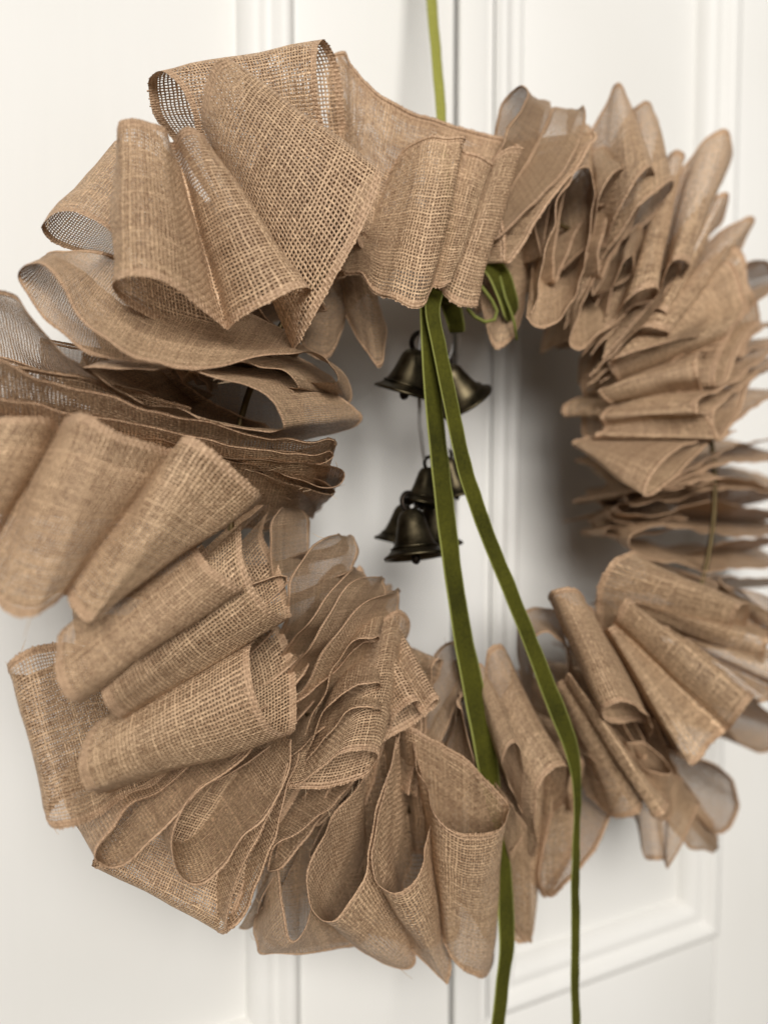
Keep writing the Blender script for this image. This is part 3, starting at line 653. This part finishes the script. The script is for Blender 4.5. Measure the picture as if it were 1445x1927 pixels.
for a in (68, 128, 248, 308):
    c, s = math.cos(R_(a)), math.sin(R_(a))
    mesh_obj('cross_wire', *tube([(RX+r*c, y, WC.z+r*s) for r, y in ((RR-.012, -.0065), (RR, -.0022), (RR+.012, -.0065))], .0008, 8), M_BRASS, wreath)

# ---- a few loose jute fibres standing out from the cut edges
M_FIBRE = plain('jute_fibre', (.62, .44, .27), .7)
rf = random.Random(5); fv, ff = [], []
for _ in range(190):
    p, d = rf.choice(HEMS)
    L = rf.uniform(.0015, .0055)*(1.6 if rf.random() < .12 else 1)
    r = Vector((rf.uniform(-1, 1), rf.uniform(-1, 1), rf.uniform(-1, 1)))
    path, q, dd = [], p-d*.001, (d+r*.7).normalized()
    for k in range(5):
        path.append(q); q = q+dd*L/4; dd = (dd+Vector((rf.uniform(-1, 1), rf.uniform(-1, 1), rf.uniform(-1, 1)))*.28).normalized()
    v_, f_ = tube(path, [.00010, .00010, .00009, .00007, .00004], 3)
    b_ = len(fv); fv += v_; ff += [tuple(i+b_ for i in f) for f in f_]
fo = mesh_obj('loose_fibres', fv, ff, M_FIBRE, wreath); fo['kind'] = 'stuff'

# ------------------------------------------------------------------ green velvet ribbon
def smooth_pairs(rows, per=10):
    return catmull([(P(*r[:3]), P(*r[3:])) for r in rows], per)
def band(name, rows, parent, th=.0007, per=10, mat=None):
    sm = smooth_pairs(rows, per) if not isinstance(rows[0][0], Vector) else catmull(rows, per)
    verts, uvs, faces = [], [], []
    nv = 7
    for k, (A, B) in enumerate(sm):
        k0, k1 = max(0, k-1), min(len(sm)-1, k+1)
        tg = (sm[k1][0]+sm[k1][1]-sm[k0][0]-sm[k0][1]).normalized()
        nr = tg.cross((B-A).normalized()).normalized()
        mid = (A+B)/2; n1 = noise.noise(mid*70); n2 = noise.noise(mid*170+Vector((3, 1, 7)))
        A = A+nr*(n1*.0006+n2*.0003)+(A-mid)*.05*n2; B = B+nr*(n1*.0006-n2*.0004)+(B-mid)*.05*n1
        for side in (1, -1):
            for q in range(nv):
                v = q/(nv-1)
                bul = th*.5*(1-(2*v-1)**6*.9)
                verts.append(A.lerp(B, v)+nr*side*bul); uvs.append((k*.1, v))
    st = 2*nv
    for k in range(len(sm)-1):
        a, b = k*st, (k+1)*st
        for q in range(nv-1):
            faces.append((a+q, a+q+1, b+q+1, b+q)); faces.append((a+nv+q+1, a+nv+q, b+nv+q, b+nv+q+1))
        faces.append((a, b, b+nv, a+nv)); faces.append((a+nv-1, a+2*nv-1, b+2*nv-1, b+nv-1))
    return mesh_obj(name, verts, faces, mat or M_VELVET, parent, uvs)
vb = thing('velvet_bow', 'olive green velvet ribbon tied under the top loops with two long tails hanging down', 'ribbon', tuple(P(820, 560, 3)))
band('tail', [(790,545,2.6, 828,545,2.5), (790,600,2.9, 822,600,2.8), (794,680,3, 826,680,2.9), (800,760,3, 833,760,2.9), (811,880,3, 845,880,2.9), (822,980,2.9, 858,980,2.8), (838,1100,2.8, 872,1100,2.7), (856,1220,2.8, 894,1220,2.7),
              (878,1340,2.8, 918,1330,2.7), (897,1440,2.7, 937,1440,2.6), (912,1500,2.4, 945,1520,2.3), (935,1580,2.3, 956,1590,2.2), (936,1660,2.5, 963,1660,2.4), (937,1740,2.8, 967,1735,2.7), (938,1800,3, 966,1790,2.9), (930,1870,3, 956,1870,2.9), (918,1960,3, 942,1960,2.9)], vb)
band('tail', [(800,548,3, 835,548,3), (800,590,3.3, 828,585,3.3), (812,650,3.5, 838,640,3.5), (826,720,3.6, 852,710,3.6), (846,820,3.7, 873,810,3.7), (862,890,3.7, 890,880,3.7), (886,965,3.7, 913,955,3.7), (915,1040,3.7, 941,1030,3.7), (948,1120,3.8, 975,1110,3.8),
              (978,1195,3.9, 1004,1185,3.9), (1006,1270,4, 1034,1260,4), (1032,1340,4, 1062,1328,4), (1060,1410,4, 1086,1400,4), (1078,1480,3.9, 1094,1470,3.9), (1078,1560,3.8, 1091,1560,3.8), (1074,1640,3.8, 1090,1640,3.8), (1074,1760,3.8, 1090,1760,3.8), (1073,1850,3.8, 1089,1850,3.8), (1077,1960,3.8, 1093,1960,3.8)], vb)
band('bow_loop', [(815,540,1.6, 850,540,1.4), (832,585,1.8, 866,580,1.6), (842,614,1.7, 874,612,1.5), (846,626,1.3, 874,624,1.1), (846,618,.9, 874,612,.7), (838,570,.6, 868,566,.4)], vb)
band('bow_loop', [(900,500,1.2, 925,470,1.2), (918,520,1.6, 945,490,1.4), (935,560,1.7, 962,520,1.5), (948,598,1.6, 972,560,1.4), (958,606,1.2, 974,580,1), (950,570,.8, 968,535,.6), (930,520,.5, 950,490,.4)], vb)
bm = bmesh.new(); bmesh.ops.create_uvsphere(bm, u_segments=20, v_segments=12, radius=1.)
kp = P(836, 548, 2.4)
vs = [kp + RGT*(v.co.x*.0058*(1+.12*math.sin(5*v.co.z+2*v.co.y))) + FWD*(v.co.y*.004) + UPV*(v.co.z*.0042*(1+.15*math.sin(4*v.co.x))) for v in bm.verts]
mesh_obj('knot', vs, [tuple(q.index for q in f.verts) for f in bm.faces], M_VELVET, vb, [(0, .5)]*len(vs)); bm.free()
mesh_obj('loose_cord', *tube([P(*q) for q in ((890,520,1.6),(910,545,1.9),(925,565,2),(935,585,1.9),(930,602,1.9),(912,606,1.9),(893,596,1.8),(878,580,1.7))], .0007, 6), M_GREENCORD, vb)
mesh_obj('loose_cord', *tube([P(*q) for q in ((940,520,1.6),(950,560,1.9),(962,590,1.9),(968,612,1.8),(972,640,1.7))], .0006, 6), M_GREENCORD, vb)
hg = thing('hanging_ribbon', 'single strand of green velvet ribbon from which the wreath hangs at the top', 'ribbon', tuple(P(820, 100, -4)))
band('strand', [(786,-260,-6.5, 810,-260,-6.5), (793,-120,-6, 814,-120,-6), (802,0,-5, 822,0,-5), (812,110,-3.6, 832,110,-3.6), (821,220,-2, 840,220,-2), (826,290,-1, 848,290,-1), (830,400,.4, 856,400,.4), (826,520,1.6, 856,520,1.6)], hg, mat=M_PALE_GREEN)

# ------------------------------------------------------------------ bells
def lathe(prof, n=40):
    verts, faces = [], []
    for (r, z) in prof:
        for q in range(n):
            a = 2*math.pi*q/n
            verts.append((r*math.cos(a), r*math.sin(a), z))
    for k in range(len(prof)-1):
        for q in range(n):
            q2 = (q+1) % n
            faces.append((k*n+q, k*n+q2, (k+1)*n+q2, (k+1)*n+q))
    return verts, faces
BELL = [(.0008, 0), (.22, -.01), (.34, -.07), (.42, -.17), (.47, -.32), (.54, -.52), (.63, -.70), (.74, -.82), (.86, -.90), (.93, -.93), (.99, -.955), (1.0, -.985), (.97, -1.01), (.90, -1.005), (.80, -.93), (.66, -.80), (.56, -.65), (.48, -.45), (.42, -.25), (.33, -.13), (.0008, -.09)]
def bell(label, top, rad, hgt, tilt=(0, 0)):
    t = thing('bell', label, 'bell', tuple(top), 'bronze bells strung in the middle of the wreath')
    t.rotation_euler = (tilt[0], tilt[1], 0)
    def ob(name, v, f, m, par=t):
        me = bpy.data.meshes.new(name); me.from_pydata([tuple(p) for p in v], [], f); me.materials.append(m)
        me.polygons.foreach_set('use_smooth', [True]*len(me.polygons)); me.update()
        o = bpy.data.objects.new(name, me); COL.objects.link(o); o.parent = par
        return o
    ob('body', *lathe([(r*rad, z*hgt) for r, z in BELL]), M_BRONZE)
    ob('raised_band', *tube([(rad*.735*math.cos(2*math.pi*k/40), rad*.735*math.sin(2*math.pi*k/40), -.80*hgt) for k in range(40)], rad*.035, 6, True), M_BRONZE)
    lr = rad*.26
    ob('loop', *tube([(lr*math.cos(2*math.pi*k/20), 0, lr*.85+lr*1.15*math.sin(2*math.pi*k/20)) for k in range(20)], rad*.085, 8, True), M_DARK)
    cl = ob('clapper', *tube([(0, 0, -.1*hgt), (0, 0, -.8*hgt), (0, 0, -.95*hgt), (0, 0, -1.02*hgt), (0, 0, -1.1*hgt), (0, 0, -1.14*hgt)], [rad*.05, rad*.05, rad*.13, rad*.16, rad*.12, rad*.04], 10), M_DARK)
    return t
def wpx(px, p): return px*((p-CAM).dot(FWD))/F_PX
p1 = P(785, 657, .4)
bell('upper bell left of the green tails with its skirt tilted to the left', p1, wpx(60, p1), wpx(86, p1), (R_(12), R_(12)))
p2 = P(838, 690, -.6)
bell('upper bell right of the green tails, its rim flared out to the right', p2, wpx(58, p2), wpx(80, p2), (R_(4), R_(-36)))
p3 = P(806, 880, .2)
bell('middle bell hanging by a pierced lug behind the left green tail', p3, wpx(40, p3), wpx(72, p3), (R_(-4), R_(14)))
p4 = P(842, 862, -.6)
bell('small dark bell peeping out between the two green tails', p4, wpx(34, p4), wpx(72, p4), (R_(-4), R_(-14)))
p6 = P(812, 945, -1.)
bell('bronze bell half hidden behind the lowest bell and the left tail', p6, wpx(50, p6), wpx(84, p6), (R_(-4), R_(-6)))
p7 = P(764, 950, -1.2)
bell('dark bell seen only as an edge to the left behind the lowest bell', p7, wpx(46, p7), wpx(74, p7), (R_(0), R_(14)))
p5 = P(772, 958, .6)
bell('lowest bell in full view with a wide rim and its clapper showing', p5, wpx(60, p5), wpx(92, p5), (R_(-14), R_(0)))
cp = [P(*q) for q in ((800,560,1), (794,620,.9), (788,650,.5), (789,740,.4), (789,800,.3), (796,850,.2), (800,880,.1), (796,920,.1), (784,945,.3), (773,955,.6))]
cordt = thing('cord', 'thin pale cord on which the bells hang one below another', 'cord', tuple(cp[0]))
mesh_obj('strand', *tube(cp, .0007, 6), M_CORD, cordt)
mesh_obj('strand', *tube([P(*q) for q in ((856,560,.4), (853,620,0), (850,660,-.4), (838,688,-.6))], .0004, 6), M_CORD, cordt)
mesh_obj('strand', *tube([P(*q) for q in ((838,700,-.7), (840,780,-.7), (842,850,-.6), (826,905,-.8), (812,940,-1), (790,945,-1.1), (764,948,-1.2))], .0005, 6), M_CORD, cordt)

if bpy.app.background:
    bad = [(i, round(w*1000)) for i, w in WIDTHS if not .030 < w < .080]
    print('odd strip widths (mm):', bad)
